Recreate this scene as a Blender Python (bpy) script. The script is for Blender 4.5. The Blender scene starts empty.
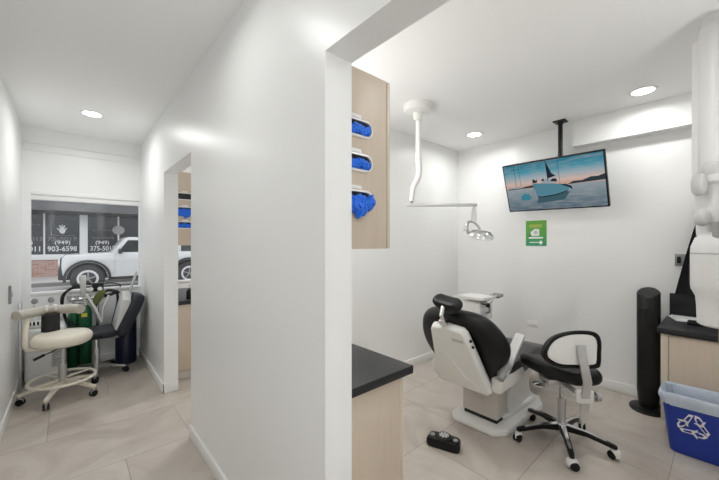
import bpy, bmesh, math, random
from mathutils import Matrix, Vector, noise
random.seed(4)
C = bpy.context.scene.collection
PI = math.pi
R = math.radians

# ------------------------------------------------------------------ materials
def mat(name, col, rough=0.5, metal=0.0, bump=0.0, bscale=40, var=0.0, vscale=6, emit=None, es=1.0, trans=0, coat=0, alpha=1.0, stretch=None, spec=None):
    m = bpy.data.materials.new(name); m.use_nodes = True
    nt = m.node_tree; b = nt.nodes['Principled BSDF']
    b.inputs['Base Color'].default_value = (*col, 1)
    b.inputs['Roughness'].default_value = rough
    b.inputs['Metallic'].default_value = metal
    b.inputs['Transmission Weight'].default_value = trans
    b.inputs['Coat Weight'].default_value = coat
    b.inputs['Alpha'].default_value = alpha
    if spec is not None: b.inputs['Specular IOR Level'].default_value = spec
    if emit:
        b.inputs['Emission Color'].default_value = (*emit, 1); b.inputs['Emission Strength'].default_value = es
    tc = nt.nodes.new('ShaderNodeTexCoord')
    src = tc.outputs['Object']
    if stretch:
        mp = nt.nodes.new('ShaderNodeMapping'); mp.inputs['Scale'].default_value = stretch
        nt.links.new(src, mp.inputs['Vector']); src = mp.outputs['Vector']
    if var:
        n = nt.nodes.new('ShaderNodeTexNoise'); n.inputs['Scale'].default_value = vscale; n.inputs['Detail'].default_value = 4
        nt.links.new(src, n.inputs['Vector'])
        mx = nt.nodes.new('ShaderNodeMix'); mx.data_type = 'RGBA'
        mx.inputs['A'].default_value = (*[c*(1-var) for c in col], 1)
        mx.inputs['B'].default_value = (*[min(1, c*(1+var)) for c in col], 1)
        nt.links.new(n.outputs['Fac'], mx.inputs['Factor']); nt.links.new(mx.outputs['Result'], b.inputs['Base Color'])
    if bump:
        n2 = nt.nodes.new('ShaderNodeTexNoise'); n2.inputs['Scale'].default_value = bscale; n2.inputs['Detail'].default_value = 3
        nt.links.new(src, n2.inputs['Vector'])
        bp = nt.nodes.new('ShaderNodeBump'); bp.inputs['Strength'].default_value = bump; bp.inputs['Distance'].default_value = 0.01
        nt.links.new(n2.outputs['Fac'], bp.inputs['Height']); nt.links.new(bp.outputs['Normal'], b.inputs['Normal'])
    return m

M = {}
M['wall'] = mat('wall_paint', (.86, .863, .858), .36, bump=.02, bscale=120)
M['ceil'] = mat('ceiling_paint', (.90, .90, .895), .75, bump=.02, bscale=150)
M['trim'] = mat('trim_paint', (.86, .86, .85), .35)
M['wood'] = mat('pale_maple_laminate', (.60, .505, .405), .45, var=.07, vscale=5, stretch=(9, 9, .8))
M['woodedge'] = mat('maple_edge', (.63, .56, .45), .45, var=.05, vscale=5, stretch=(9, 9, .8))
M['counter'] = mat('charcoal_laminate', (.020, .020, .022), .45, spec=.35, var=.25, vscale=260)
M['white'] = mat('white_plastic', (.82, .82, .80), .35)
M['offwhite'] = mat('off_white_enamel', (.78, .77, .74), .35)
M['armvinyl'] = mat('grey_beige_vinyl', (.52, .48, .42), .45, bump=.03, bscale=60)
M['cream'] = mat('cream_vinyl', (.80, .75, .64), .42, bump=.03, bscale=60)
M['creammetal'] = mat('cream_enamel', (.78, .73, .63), .35)
M['lightgrey'] = mat('light_grey_plastic', (.55, .55, .54), .4)
M['midgrey'] = mat('mid_grey_plastic', (.28, .28, .28), .45)
M['beigegrey'] = mat('warm_grey_cover', (.60, .56, .52), .4)
M['blackvinyl'] = mat('black_vinyl', (.006, .006, .0065), .42, spec=.3, bump=.04, bscale=90)
M['greyvinyl'] = mat('charcoal_vinyl', (.030, .030, .033), .4, spec=.4, bump=.04, bscale=90)
M['slate'] = mat('slate_vinyl', (.018, .020, .027), .45, spec=.3, bump=.03, bscale=90)
M['black'] = mat('black_plastic', (.007, .007, .0075), .35, spec=.3)
M['blackmatte'] = mat('black_matte', (.014, .014, .015), .7)
M['chrome'] = mat('chrome', (.75, .75, .76), .14, 1)
M['steel'] = mat('brushed_steel', (.55, .55, .55), .32, 1)
M['silver'] = mat('silver_paint', (.62, .62, .62), .3, .6)
M['bluebin'] = mat('blue_plastic', (.008, .035, .30), .4)
M['liner'] = mat('bag_liner', (.52, .58, .68), .35, bump=.35, bscale=35, var=.16, vscale=14)
M['glove'] = mat('blue_nitrile', (.008, .15, .75), .5, bump=.2, bscale=60, var=.35, vscale=40)
M['blackglove'] = mat('black_nitrile', (.02, .02, .022), .5, bump=.2, bscale=60)
M['green'] = mat('green_cylinder_paint', (.008, .095, .035), .3)
M['navy'] = mat('navy_cylinder_paint', (.010, .014, .045), .35)
M['yellow'] = mat('yellow_label', (.70, .58, .05), .5)
M['olive'] = mat('olive_rubber', (.10, .115, .022), .55, var=.2, vscale=20)
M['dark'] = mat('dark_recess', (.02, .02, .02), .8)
M['paper'] = mat('paper', (.82, .82, .82), .7)
M['ink'] = mat('grey_ink', (.30, .30, .30), .7)
M['cloth'] = mat('black_cloth', (.008, .008, .009), .85, bump=.2, bscale=60)
M['tubing'] = mat('yellowish_tubing', (.62, .52, .26), .3)
M['lampon'] = mat('lamp_lens', (.9, .9, .9), .5, emit=(1, .985, .95), es=14)
M['bulb'] = mat('bulb', (.9, .9, .9), .3, emit=(1, 1, 1), es=6)
M['reflector'] = mat('lamp_reflector', (.8, .8, .8), .08, 1)
M['carpaint'] = mat('white_car_paint', (.70, .70, .70), .25, coat=.6)
M['carblack'] = mat('car_black_trim', (.035, .035, .037), .55)
M['tyre'] = mat('tyre_rubber', (.045, .044, .044), .8)
M['carglass'] = mat('car_window_tint', (.03, .035, .035), .06)
M['rim'] = mat('wheel_rim', (.72, .72, .72), .3, .3)
M['pane'] = mat('dark_shop_glass', (.045, .048, .052), .12)
M['letter'] = mat('white_vinyl_letters', (.82, .82, .82), .5)
M['letterfaint'] = mat('grey_letters_and_reflection', (.22, .22, .23), .5)
M['disc'] = mat('grey_vinyl_disc', (.40, .40, .39), .5)
M['fascia'] = mat('dark_grey_fascia', (.13, .13, .135), .7, var=.2, vscale=1.2)
M['asphalt'] = mat('pale_asphalt', (.42, .40, .39), .9, var=.12, vscale=3, bump=.2, bscale=60)
M['concrete'] = mat('concrete', (.55, .52, .50), .9, var=.1, vscale=2.5)
M['curb'] = mat('curb_concrete', (.26, .25, .245), .9, var=.15, vscale=4)
M['outer'] = mat('outside_render', (.6, .6, .6), .8)

M['unit'] = mat('unit_enamel', (.70, .70, .69), .4)
def brick_mat():
    m = bpy.data.materials.new('red_brick'); m.use_nodes = True; nt = m.node_tree; b = nt.nodes['Principled BSDF']
    b.inputs['Roughness'].default_value = .85
    tc = nt.nodes.new('ShaderNodeTexCoord'); mp = nt.nodes.new('ShaderNodeMapping'); mp.inputs['Rotation'].default_value = (PI/2, 0, 0)
    br = nt.nodes.new('ShaderNodeTexBrick')
    br.inputs['Color1'].default_value = (.40, .19, .14, 1); br.inputs['Color2'].default_value = (.55, .33, .27, 1); br.inputs['Mortar'].default_value = (.5, .44, .41, 1)
    br.inputs['Scale'].default_value = 1; br.inputs['Brick Width'].default_value = .24; br.inputs['Row Height'].default_value = .08; br.inputs['Mortar Size'].default_value = .012
    nt.links.new(tc.outputs['Object'], mp.inputs['Vector']); nt.links.new(mp.outputs['Vector'], br.inputs['Vector']); nt.links.new(br.outputs['Color'], b.inputs['Base Color'])
    return m
M['brick'] = brick_mat()

def glass_mat():
    m = bpy.data.materials.new('clear_window_glass'); m.use_nodes = True; nt = m.node_tree; nt.nodes.clear()
    o = nt.nodes.new('ShaderNodeOutputMaterial'); mx = nt.nodes.new('ShaderNodeMixShader')
    t = nt.nodes.new('ShaderNodeBsdfTransparent'); t.inputs['Color'].default_value = (.95, .96, .96, 1)
    g = nt.nodes.new('ShaderNodeBsdfGlossy'); g.inputs['Roughness'].default_value = .02
    mx.inputs['Fac'].default_value = .02
    nt.links.new(t.outputs[0], mx.inputs[1]); nt.links.new(g.outputs[0], mx.inputs[2]); nt.links.new(mx.outputs[0], o.inputs['Surface'])
    return m
M['glass'] = glass_mat()

def floor_mat():
    """60 x 120 cm beige porcelain tiles, laid in a one-third running bond."""
    m = bpy.data.materials.new('beige_porcelain_tile'); m.use_nodes = True; nt = m.node_tree; b = nt.nodes['Principled BSDF']
    N, L = nt.nodes, nt.links
    def mth(op, a, bb=None, c=None):
        n = N.new('ShaderNodeMath'); n.operation = op
        for i, v in enumerate((a, bb, c)):
            if v is None: continue
            if isinstance(v, (int, float)): n.inputs[i].default_value = v
            else: L.new(v, n.inputs[i])
        return n.outputs[0]
    tc = N.new('ShaderNodeTexCoord'); sp = N.new('ShaderNodeSeparateXYZ'); L.new(tc.outputs['Object'], sp.inputs[0])
    X, Y = sp.outputs[0], sp.outputs[1]
    yr = mth('DIVIDE', mth('SUBTRACT', Y, .828), .598)
    row = mth('FLOOR', yr); fy = mth('FRACT', yr)
    xs = mth('DIVIDE', mth('SUBTRACT', X, mth('MULTIPLY_ADD', row, .4, .274 - .8)), 1.2)
    col = mth('FLOOR', xs); fx = mth('FRACT', xs)
    dy = mth('MULTIPLY', mth('MINIMUM', fy, mth('SUBTRACT', 1, fy)), .598)
    dx = mth('MULTIPLY', mth('MINIMUM', fx, mth('SUBTRACT', 1, fx)), 1.2)
    g = mth('LESS_THAN', mth('MINIMUM', dx, dy), .0022)
    cv = N.new('ShaderNodeCombineXYZ'); L.new(col, cv.inputs[0]); L.new(row, cv.inputs[1])
    wn = N.new('ShaderNodeTexWhiteNoise'); L.new(cv.outputs[0], wn.inputs['Vector'])
    off = N.new('ShaderNodeVectorMath'); off.operation = 'MULTIPLY_ADD'; off.inputs[1].default_value = (9, 9, 9)
    L.new(wn.outputs['Color'], off.inputs[0]); L.new(tc.outputs['Object'], off.inputs[2])
    n1 = N.new('ShaderNodeTexNoise'); n1.inputs['Scale'].default_value = 1.8; n1.inputs['Detail'].default_value = 7; n1.inputs['Distortion'].default_value = 1.3; n1.inputs['Roughness'].default_value = .6
    L.new(off.outputs[0], n1.inputs['Vector'])
    cr = N.new('ShaderNodeValToRGB'); L.new(n1.outputs['Fac'], cr.inputs[0])
    e = cr.color_ramp.elements
    e[0].position = .30; e[0].color = (.40, .35, .305, 1); e[1].position = .72; e[1].color = (.58, .53, .48, 1)
    e2 = e.new(.48); e2.color = (.50, .448, .398, 1); e3 = e.new(.56); e3.color = (.535, .485, .435, 1)
    mx = N.new('ShaderNodeMix'); mx.data_type = 'RGBA'; mx.blend_type = 'MULTIPLY'; mx.inputs['Factor'].default_value = 1
    tv = mth('MULTIPLY_ADD', wn.outputs['Value'], .08, .94)
    cc = N.new('ShaderNodeCombineColor'); [L.new(tv, cc.inputs[i]) for i in range(3)]
    L.new(cr.outputs[0], mx.inputs['A']); L.new(cc.outputs[0], mx.inputs['B'])
    m2 = N.new('ShaderNodeMix'); m2.data_type = 'RGBA'; L.new(g, m2.inputs['Factor']); L.new(mx.outputs['Result'], m2.inputs['A']); m2.inputs['B'].default_value = (.27, .24, .21, 1)
    L.new(m2.outputs['Result'], b.inputs['Base Color'])
    b.inputs['Roughness'].default_value = .38
    return m
M['tile'] = floor_mat()

# ------------------------------------------------------------------ mesh builder
def catmull(pts, n=6, closed=False):
    P = [Vector(p) for p in pts]; out = []; k = len(P)
    for i in range(k if closed else k-1):
        if closed: a, b, c, d = P[i-1], P[i], P[(i+1) % k], P[(i+2) % k]
        else: a, b, c, d = P[max(i-1, 0)], P[i], P[i+1], P[min(i+2, k-1)]
        for j in range(n):
            t = j/n
            out.append(.5*((2*b)+(c-a)*t+(2*a-5*b+4*c-d)*t*t+(3*b-a-3*c+d)*t**3))
    if not closed: out.append(P[-1])
    return out

class MB:
    def __init__(s): s.bm = bmesh.new(); s.mi = 0; s.mx = Matrix()
    def _add(s, t, mx=None):
        if mx is not None: t.transform(mx)
        t.transform(s.mx)
        for f in t.faces: f.material_index = s.mi; f.smooth = True
        me = bpy.data.meshes.new('tmp'); t.to_mesh(me); t.free(); s.bm.from_mesh(me); bpy.data.meshes.remove(me); return s
    def box(s, x0, x1, y0, y1, z0, z1, bev=0, seg=2, mx=None):
        t = bmesh.new(); bmesh.ops.create_cube(t, size=1)
        t.transform(Matrix.Translation(((x0+x1)/2, (y0+y1)/2, (z0+z1)/2)) @ Matrix.Diagonal((abs(x1-x0), abs(y1-y0), abs(z1-z0), 1)))
        if bev: bmesh.ops.bevel(t, geom=t.edges[:], offset=bev, segments=seg, profile=.5, affect='EDGES')
        return s._add(t, mx)
    def loft(s, rings, cap=True, mx=None, closed=False):
        t = bmesh.new(); vs = [[t.verts.new(p) for p in r] for r in rings]; n = len(rings[0]); k = len(rings)
        for i in range(k if closed else k-1):
            a, b = vs[i], vs[(i+1) % k]
            for j in range(n): t.faces.new((a[j], a[(j+1) % n], b[(j+1) % n], b[j]))
        if cap and not closed: t.faces.new(vs[0][::-1]); t.faces.new(vs[-1])
        bmesh.ops.recalc_face_normals(t, faces=t.faces[:])
        return s._add(t, mx)
    def tube(s, pts, r, n=10, closed=False, flat=1.0, smooth=0):
        P = catmull(pts, smooth, closed) if smooth else [Vector(p) for p in pts]
        k = len(P); rr = r if isinstance(r, (list, tuple)) else [r]*2
        T = []
        for i in range(k):
            a = P[i-1] if (i or closed) else P[0]; b = P[(i+1) % k] if (i < k-1 or closed) else P[-1]
            T.append((b-a).normalized())
        ref = Vector((0, 0, 1)) if abs(T[0].z) < .9 else Vector((1, 0, 0))
        u = T[0].cross(ref).normalized(); rings = []
        for i in range(k):
            u = (u - T[i]*u.dot(T[i])).normalized(); v = T[i].cross(u)
            q = i/max(k-1, 1)*(len(rr)-1); a = int(min(q, len(rr)-2)); rad = rr[a]*(1-(q-a))+rr[a+1]*(q-a)
            rings.append([P[i]+u*math.cos(2*PI*j/n)*rad+v*math.sin(2*PI*j/n)*rad*flat for j in range(n)])
        return s.loft(rings, closed=closed)
    def cyl(s, a, b, r, r2=None, n=24): return s.tube([a, b], [r, r if r2 is None else r2], n)
    def lathe(s, prof, at=(0, 0, 0), n=32, mx=None, sx=1, sy=1):
        rings = [[(at[0]+r*sx*math.cos(2*PI*j/n), at[1]+r*sy*math.sin(2*PI*j/n), at[2]+z) for j in range(n)] for r, z in prof]
        return s.loft(rings, mx=mx)
    def prism(s, poly, z0, z1, mx=None, bev=0):
        t = bmesh.new(); f = t.faces.new([t.verts.new((p[0], p[1], z0)) for p in poly])
        r = bmesh.ops.extrude_face_region(t, geom=[f])
        bmesh.ops.translate(t, verts=[v for v in r['geom'] if isinstance(v, bmesh.types.BMVert)], vec=(0, 0, z1-z0))
        bmesh.ops.recalc_face_normals(t, faces=t.faces[:])
        if bev: bmesh.ops.bevel(t, geom=[e for e in t.edges if len(e.link_faces) == 2 and e.calc_face_angle(0) > .5], offset=bev, segments=2, profile=.5, affect='EDGES')
        return s._add(t, mx)
    def pillow(s, outline, z0, z1, inset=.06, steps=5, smooth=5, mx=None, crown=.0):
        """closed soft pad from a 2D outline; rounded edges by shrinking towards the centroid"""
        O = catmull([(*p, 0) for p in outline], smooth, True) if smooth else [Vector((*p, 0)) for p in outline]
        c = sum(O, Vector())/len(O); ext = max((p-c).length for p in O); h = (z1-z0)/2; zm = (z0+z1)/2; rings = []
        for i in range(2*steps+1):
            a = -PI/2+PI*i/(2*steps); sc = 1-(inset/ext)*(1-math.cos(a))
            rings.append([(c+(p-c)*sc)+Vector((0, 0, zm+h*math.sin(a))) for p in O])
        if crown:
            for q in (.6, .3): rings.append([(c+(p-c)*(1-inset/ext)*q)+Vector((0, 0, z1+crown*(1-q*q))) for p in O])
        return s.loft(rings, mx=mx)
    def blob(s, c, r, amp=.25, freq=20, sub=3, seed=0):
        t = bmesh.new(); bmesh.ops.create_icosphere(t, subdivisions=sub, radius=1)
        for v in t.verts:
            d = v.co.normalized(); k = 1+amp*noise.noise(Vector(d)*freq*.12+Vector((seed, 0, 0)))+amp*.5*noise.noise(Vector(d)*freq*.3+Vector((0, seed, 0)))
            v.co = Vector((c[0]+d.x*r[0]*k, c[1]+d.y*r[1]*k, c[2]+d.z*r[2]*k))
        return s._add(t)
    def build(s, name, mats, parent=None, fn=None, ang=.7):
        if fn:
            for v in s.bm.verts: v.co = fn(v.co)
        me = bpy.data.meshes.new(name); s.bm.to_mesh(me); s.bm.free()
        for m in (mats if isinstance(mats, (list, tuple)) else [mats]): me.materials.append(m)
        me.set_sharp_from_angle(angle=ang)
        o = bpy.data.objects.new(name, me); C.objects.link(o)
        if parent: o.parent = parent
        return o

def thing(name, label, cat, loc=(0, 0, 0), rz=0, group=None):
    o = bpy.data.objects.new(name, None); C.objects.link(o); o.location = loc; o.rotation_euler = (0, 0, rz); o.empty_display_size = .1
    return tag(o, label, cat, group)
def tag(o, label, cat, group=None):
    o['label'] = label; o['category'] = cat
    if group: o['group'] = group
    return o
def struct(name, mb, m, parent=None):
    o = mb.build(name, m, parent)
    if not parent: o['kind'] = 'structure'
    return o
def dup(root, loc, label, group=None, rz=None):
    r = root.copy(); C.objects.link(r); r.location = loc; r['label'] = label
    if rz is not None: r.rotation_euler = (0, 0, rz)
    for ch in list(root.children):
        c = ch.copy(); C.objects.link(c); c.parent = r
        for g in list(ch.children):
            d = g.copy(); C.objects.link(d); d.parent = c
    return r
def frame(o, x, y, z):
    """matrix with the given origin and local axes"""
    return Matrix((( x[0], y[0], z[0], o[0]), (x[1], y[1], z[1], o[1]), (x[2], y[2], z[2], o[2]), (0, 0, 0, 1)))
def text(name, s, size, loc, rot, m, parent, width=None, height=None, thick=.002):
    cu = bpy.data.curves.new('txt', 'FONT'); cu.body = s; cu.size = size; cu.align_x = 'CENTER'; cu.align_y = 'CENTER'; cu.extrude = thick; cu.offset = size*.012
    t = bpy.data.objects.new('txt', cu); C.objects.link(t)
    bpy.context.view_layer.update()
    me = bpy.data.meshes.new_from_object(t.evaluated_get(bpy.context.evaluated_depsgraph_get()))
    bpy.data.objects.remove(t); xs = [v.co.x for v in me.vertices]; ys = [v.co.y for v in me.vertices]
    sx = width/(max(xs)-min(xs)) if width else 1; sy = height/(max(ys)-min(ys)) if height else sx
    mx = (max(xs)+min(xs))/2; my = (max(ys)+min(ys))/2
    for v in me.vertices: v.co.x = (v.co.x-mx)*sx; v.co.y = (v.co.y-my)*sy
    me.materials.clear(); me.materials.append(m)
    o = bpy.data.objects.new(name, me); C.objects.link(o); o.location = loc; o.rotation_euler = rot; o.parent = parent
    return o
def ell(rx, ry, n=24, cx=0, cy=0): return [(cx+rx*math.cos(2*PI*i/n), cy+ry*math.sin(2*PI*i/n)) for i in range(n)]

# ------------------------------------------------------------------ room shell
ZC = 2.655; XL, XP0, XP1, XR = -.38, .664, .784, 3.92; YW = 4.94; YB = -2.6; HD = 2.09
struct('floor', MB().box(XL-.1, XR+.12, YB-.1, YW+.2, -.1, 0), M['tile'])
struct('ceiling', MB().box(XL-.1, XR+.12, YB-.1, YW+.2, ZC, ZC+.1), M['ceil'])
struct('wall_left', MB().box(XL-.1, XL, YB-.1, YW+.2, 0, ZC), M['wall'])
struct('wall_right', MB().box(XR, XR+.12, -.6, YW+.2, 0, ZC), M['wall'])
# the partition: solid part, the far stub beside the window, both headers
w = MB().box(XP0, XP1, .926, 2.61, 0, ZC).box(XP0, XP1, 3.53, YW, 0, ZC).box(XP0, XP1, 2.61, 3.53, HD, ZC).box(XP0, XP1, -.6, .926, HD, ZC)
w.box(XP0, XP1, YB, -.6, 0, ZC)
struct('wall_partition', w, M['wall'])
struct('wall_divider', MB().box(XP1, XR, 2.405, 2.52, 0, ZC), M['wall'])
struct('wall_near', MB().box(XP1, XR, -.6, -.48, 0, ZC), M['wall'])
# window wall of the corridor and of the second room
w = MB().box(XL, XP0, YW, YW+.14, 0, .875).box(XL, XP0, YW, YW+.14, 1.99, ZC).box(XL, -.319, YW, YW+.14, .875, 1.99).box(XP0, 1.0, YW, YW+.14, 0, ZC)
w.box(1.0, XR, YW, YW+.14, 0, .9).box(1.0, XR, YW, YW+.14, 2.0, ZC).box(3.5, XR, YW, YW+.14, .9, 2.0)
struct('wall_window', w, M['wall'])
# back wall of the corridor, behind the camera, with an added glazed opening for fill daylight
w = MB().box(XL, XP0, YB-.12, YB, 0, .3).box(XL, XP0, YB-.12, YB, 2.4, ZC)
struct('wall_back', w, M['wall'])
struct('trim_1', MB().box(XL, XP0, YW-.014, YW, 2.41, 2.49, .003).box(XL, XP0, YW-.03, YW, 2.49, ZC), M['wall'])
struct('trim_2', MB().box(3.80, XR, -.48, 1.03, 2.395, ZC), M['wall'])   # soffit above the screen
bb = lambda: MB()
BH, BT = .09, .013
struct('baseboard_left', MB().box(XL, XL+BT, YB, YW, 0, BH, .003), M['trim'])
b = MB().box(XP0-BT, XP0, .926-BT, 2.61, 0, BH, .003).box(XP0-BT, XP1+BT, .926-BT, .926, 0, BH, .003).box(XP0-BT, XP0, 3.53-BT, YW, 0, BH, .003).box(XP0-BT, XP1, 3.53-BT, 3.53, 0, BH, .003)
struct('baseboard_partition', b, M['trim'])
struct('baseboard_right', MB().box(XR-BT, XR, -.48, 2.405, 0, BH, .003), M['trim'])
struct('baseboard_divider', MB().box(XP1, XR, 2.405-BT, 2.405, 0, BH, .003), M['trim'])
struct('baseboard_window', MB().box(XL, XP0, YW-BT, YW, 0, BH, .003), M['trim'])
# windows: frames with glass panes
def window(n, x0, x1, z0, z1, y, wide=.05):
    f = MB().box(x0, x1, y-.005, y+.06, z1-.045, z1, .004).box(x0, x1, y+.012, y+.06, z1-.1, z1-.045, .004).box(x0, x1, y-.012, y+.06, z0-.02, z0+.012, .004)
    f.box(x0, x0+.006, y+.01, y+.06, z0, z1).box(x1-.006, x1, y+.01, y+.06, z0, z1, .003)
    o = struct(f'window_{n}', f, M['trim'])
    struct('glass_pane', MB().box(x0+.004, x1-.004, y+.033, y+.039, z0+.01, z1-.08), M['glass'], o)
window(1, -.319, XP0, .875, 1.99, YW)
window(2, 1.0, 3.5, .9, 2.0, YW)
o = struct('window_3', MB().box(XL, XP0, YB-.1, YB-.04, 2.34, 2.4).box(XL, XP0, YB-.1, YB-.04, .3, .36).box(XL, XL+.05, YB-.1, YB-.04, .3, 2.4).box(XP0-.05, XP0, YB-.1, YB-.04, .3, 2.4), M['trim'])  # unseen window, added to let in soft fill daylight
struct('glass_pane', MB().box(XL+.05, XP0-.05, YB-.075, YB-.069, .36, 2.34), M['glass'], o)

# ------------------------------------------------------------------ ceiling lights
def lamp_light(x, y, pw):
    l = bpy.data.lights.new('downlight', 'AREA'); l.shape = 'DISK'; l.size = .13; l.energy = pw; l.color = (1, 1, .985); l.spread = R(165)
    o = bpy.data.objects.new('downlight', l); C.objects.link(o); o.location = (x, y, ZC-.012)
t = thing('recessed_ceiling_light', 'round lit recessed ceiling light in the corridor ceiling near the window', 'ceiling light', (.157, 4.02, ZC), group='recessed ceiling lights')
MB().lathe([(.092, 0), (.092, -.004), (.085, -.008), (.072, -.006), (.072, 0)]).build('trim_ring', M['trim'], t)
MB().lathe([(.072, 0), (.072, -.004), (.03, -.0055)]).build('lens', M['lampon'], t)
dup(t, (3.434, 1.90, ZC), 'round lit recessed ceiling light near the corner left of the screen')
dup(t, (3.474, .447, ZC), 'round lit recessed ceiling light in front of the ceiling soffit')
for x, y, p in ((.157, 4.02, 7), (3.434, 1.90, 5), (3.474, .447, 4.5), (.157, 1.55, 3.5), (.157, -.4, 2.5), (.157, -1.9, 3), (1.75, .45, 5), (1.6, 1.9, 11), (2.3, 3.9, 20)):  # beyond the modelled fixtures: unseen lamps, some added for brightness
    lamp_light(x, y, p)
def ceiling_fill(x, y, z, pw, size=.5):                    # added fill aimed up at the ceilings, with no fixture
    l = bpy.data.lights.new('ceiling_fill', 'AREA'); l.shape = 'DISK'; l.size = size; l.energy = pw; l.color = (1, 1, .99)
    o = bpy.data.objects.new('ceiling_fill', l); C.objects.link(o); o.location = (x, y, z); o.rotation_euler = (PI, 0, 0)
ceiling_fill(.15, -1.9, 1.55, 28, .7); ceiling_fill(1.1, 1.95, 1.6, 8, .4); ceiling_fill(2.0, -.3, 1.55, 3, .3); ceiling_fill(2.3, 3.9, 1.6, 10)

# ------------------------------------------------------------------ dental chair
t = thing('dental_chair', 'reclining black padded dental chair with white back shell on a white pedestal', 'dental chair', (2.72, 1.285, 0))
def L(o): return Matrix.Translation((-2.72, -1.285, 0)) @ o
m = MB(); m.mx = L(Matrix())
m.prism([(2.30, 1.13), (2.39, 1.06), (3.02, 1.04), (3.16, 1.12), (3.16, 1.42), (3.05, 1.50), (2.33, 1.49), (2.29, 1.45)], 0, .05, bev=.012)
m.prism([(2.50, 1.13), (3.00, 1.09), (3.08, 1.14), (3.08, 1.42), (3.0, 1.46), (2.5, 1.44)], .05, .10, bev=.02)
m.build('base_plate', M['white'], t)
m = MB(); m.mx = L(Matrix())
m.box(2.395, 2.58, 1.14, 1.43, .078, .335, .014)
c = m.build('front_cover', M['beigegrey'], t)
m = MB(); m.mx = L(Matrix())
m.box(2.390, 2.397, 1.25, 1.33, .205, .22); m.build('badge', M['lightgrey'], c)
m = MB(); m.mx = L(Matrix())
m.box(2.41, 2.56, 1.15, 1.42, .05, .08); m.build('gap_shade', M['dark'], t)  # dark block standing in for the shade under the cover
m = MB(); m.mx = L(Matrix()); m.box(2.42, 2.60, 1.13, 1.45, .325, .36); m.build('bellows', M['dark'], t)
m = MB(); m.mx = L(Matrix())
m.loft([[(x, y, z) for x, y in ((a, b), (c_, b), (c_+.0, d), (a, d))] for a, b, c_, d, z in ((2.585, 1.12, 3.0, 1.455, .08), (2.585, 1.125, 2.95, 1.45, .2), (2.585, 1.12, 2.93, 1.455, .30), (2.5, 1.10, 3.0, 1.47, .37), (2.4, 1.08, 3.1, 1.49, .40))])
m.build('pedestal', M['white'], t)
m = MB(); m.mx = L(Matrix())
m.box(2.16, 2.55, 1.00, 1.08, .39, .505, .03, 3).box(2.16, 2.55, 1.49, 1.57, .39, .505, .03, 3).box(2.5, 3.3, 1.10, 1.46, .36, .44, .03)
m.build('seat_chassis', M['offwhite'], t)
def seatbend(v):
    x = v.x+2.72
    return Vector((v.x, v.y, v.z-max(0, x-2.95)*.26))
m = MB(); m.mx = L(Matrix())
m.pillow([(2.22, 1.04), (2.5, 1.01), (2.85, 1.03), (3.2, 1.07), (3.55, 1.10), (3.70, 1.15), (3.73, 1.285), (3.70, 1.42), (3.55, 1.47), (3.2, 1.50), (2.85, 1.54), (2.5, 1.56), (2.22, 1.53), (2.2, 1.285)], .43, .55, .07, crown=.015)
m.build('seat', M['greyvinyl'], t, fn=seatbend)
d = Vector((-.455, 0, .89)); nn = Vector((.89, 0, .455))
BF = L(frame((2.15, 1.285, .395), (0, 1, 0), d, nn))
m = MB(); m.mx = BF
m.mx = Matrix(); m.pillow([(-.245, .06), (-.305, .16), (-.335, .26), (-.315, .37), (-.25, .49), (-.15, .548), (0, .562), (.15, .548), (.25, .49), (.315, .37), (.335, .26), (.305, .16), (.245, .06), (.225, -.03), (0, -.05), (-.225, -.03)], .045, .17, .045, crown=.01)
m.build('backrest', M['blackvinyl'], t, fn=lambda v: BF @ Vector((v.x, v.y, v.z+.045*(v.x/.3)**2)))
m = MB(); m.mx = BF
m.pillow([(-.215, -.02), (-.185, .2), (-.15, .47), (-.125, .50), (0, .515), (.105, .50), (.125, .47), (.175, .2), (.215, -.02), (.19, -.045), (-.19, -.045)], -.012, .06, .03, smooth=0)
s = m.build('back_shell', M['white'], t)
m = MB(); m.mx = BF
m.tube([(-.15, .03, -.0105), (-.06, .08, -.0125), (.06, .3, -.0125)], .004, 6); m.build('ridge', M['trim'], s)
m = MB(); m.mx = BF
m.box(-.13, -.04, .405, .43, -.015, -.008, .003); m.build('badge', M['lightgrey'], s)
m = MB(); m.mx = BF
m.cyl((-.176, .42, .01), (-.166, .42, .01), .009, n=10); m.build('screw_cap', M['black'], s)
m = MB(); m.mx = BF; m.cyl((-.18, .37, .01), (-.17, .37, .01), .009, n=10); m.build('screw_cap', M['black'], s)
m = MB(); m.mx = BF
m.tube([(0, .49, .02), (-.005, .55, .0), (-.005, .60, .0), (.0, .65, .06)], .015, 8, flat=.6)
m.box(-.026, .026, .52, .56, -.01, .02, .004)
m.build('headrest_post', M['chrome'], t)
m = MB(); m.mx = BF
O = [(-.10, .605), (-.055, .583), (0, .59), (.05, .605), (.095, .64), (.115, .675), (.095, .695), (.04, .685), (-.03, .675), (-.085, .67), (-.112, .64)]
O = [(x*.9-.012, .64+(y-.64)*.95-.008) for x, y in O]
m.pillow(O, .045, .145, .03)
m.build('headrest', M['blackvinyl'], t)
for s_ in (-1,):
    m = MB(); m.mx = L(Matrix()); y = 1.285+s_*.295
    m.loft([[(x, y+k, z+h_) for k, h_ in ((-.032, -.012), (.032, -.012), (.032, .012), (-.032, .012))] for x, z in ((2.15, .54), (2.21, .575), (2.31, .655), (2.41, .73), (2.44, .75))])
    a = m.build('armrest', M['lightgrey'], t)
    m = MB(); m.mx = L(Matrix()); m.tube([(2.12, y, .52), (2.16, y, .545), (2.22, y, .59)], [.024, .036], 12); m.build('armrest_hinge', M['midgrey'], a)

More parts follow.
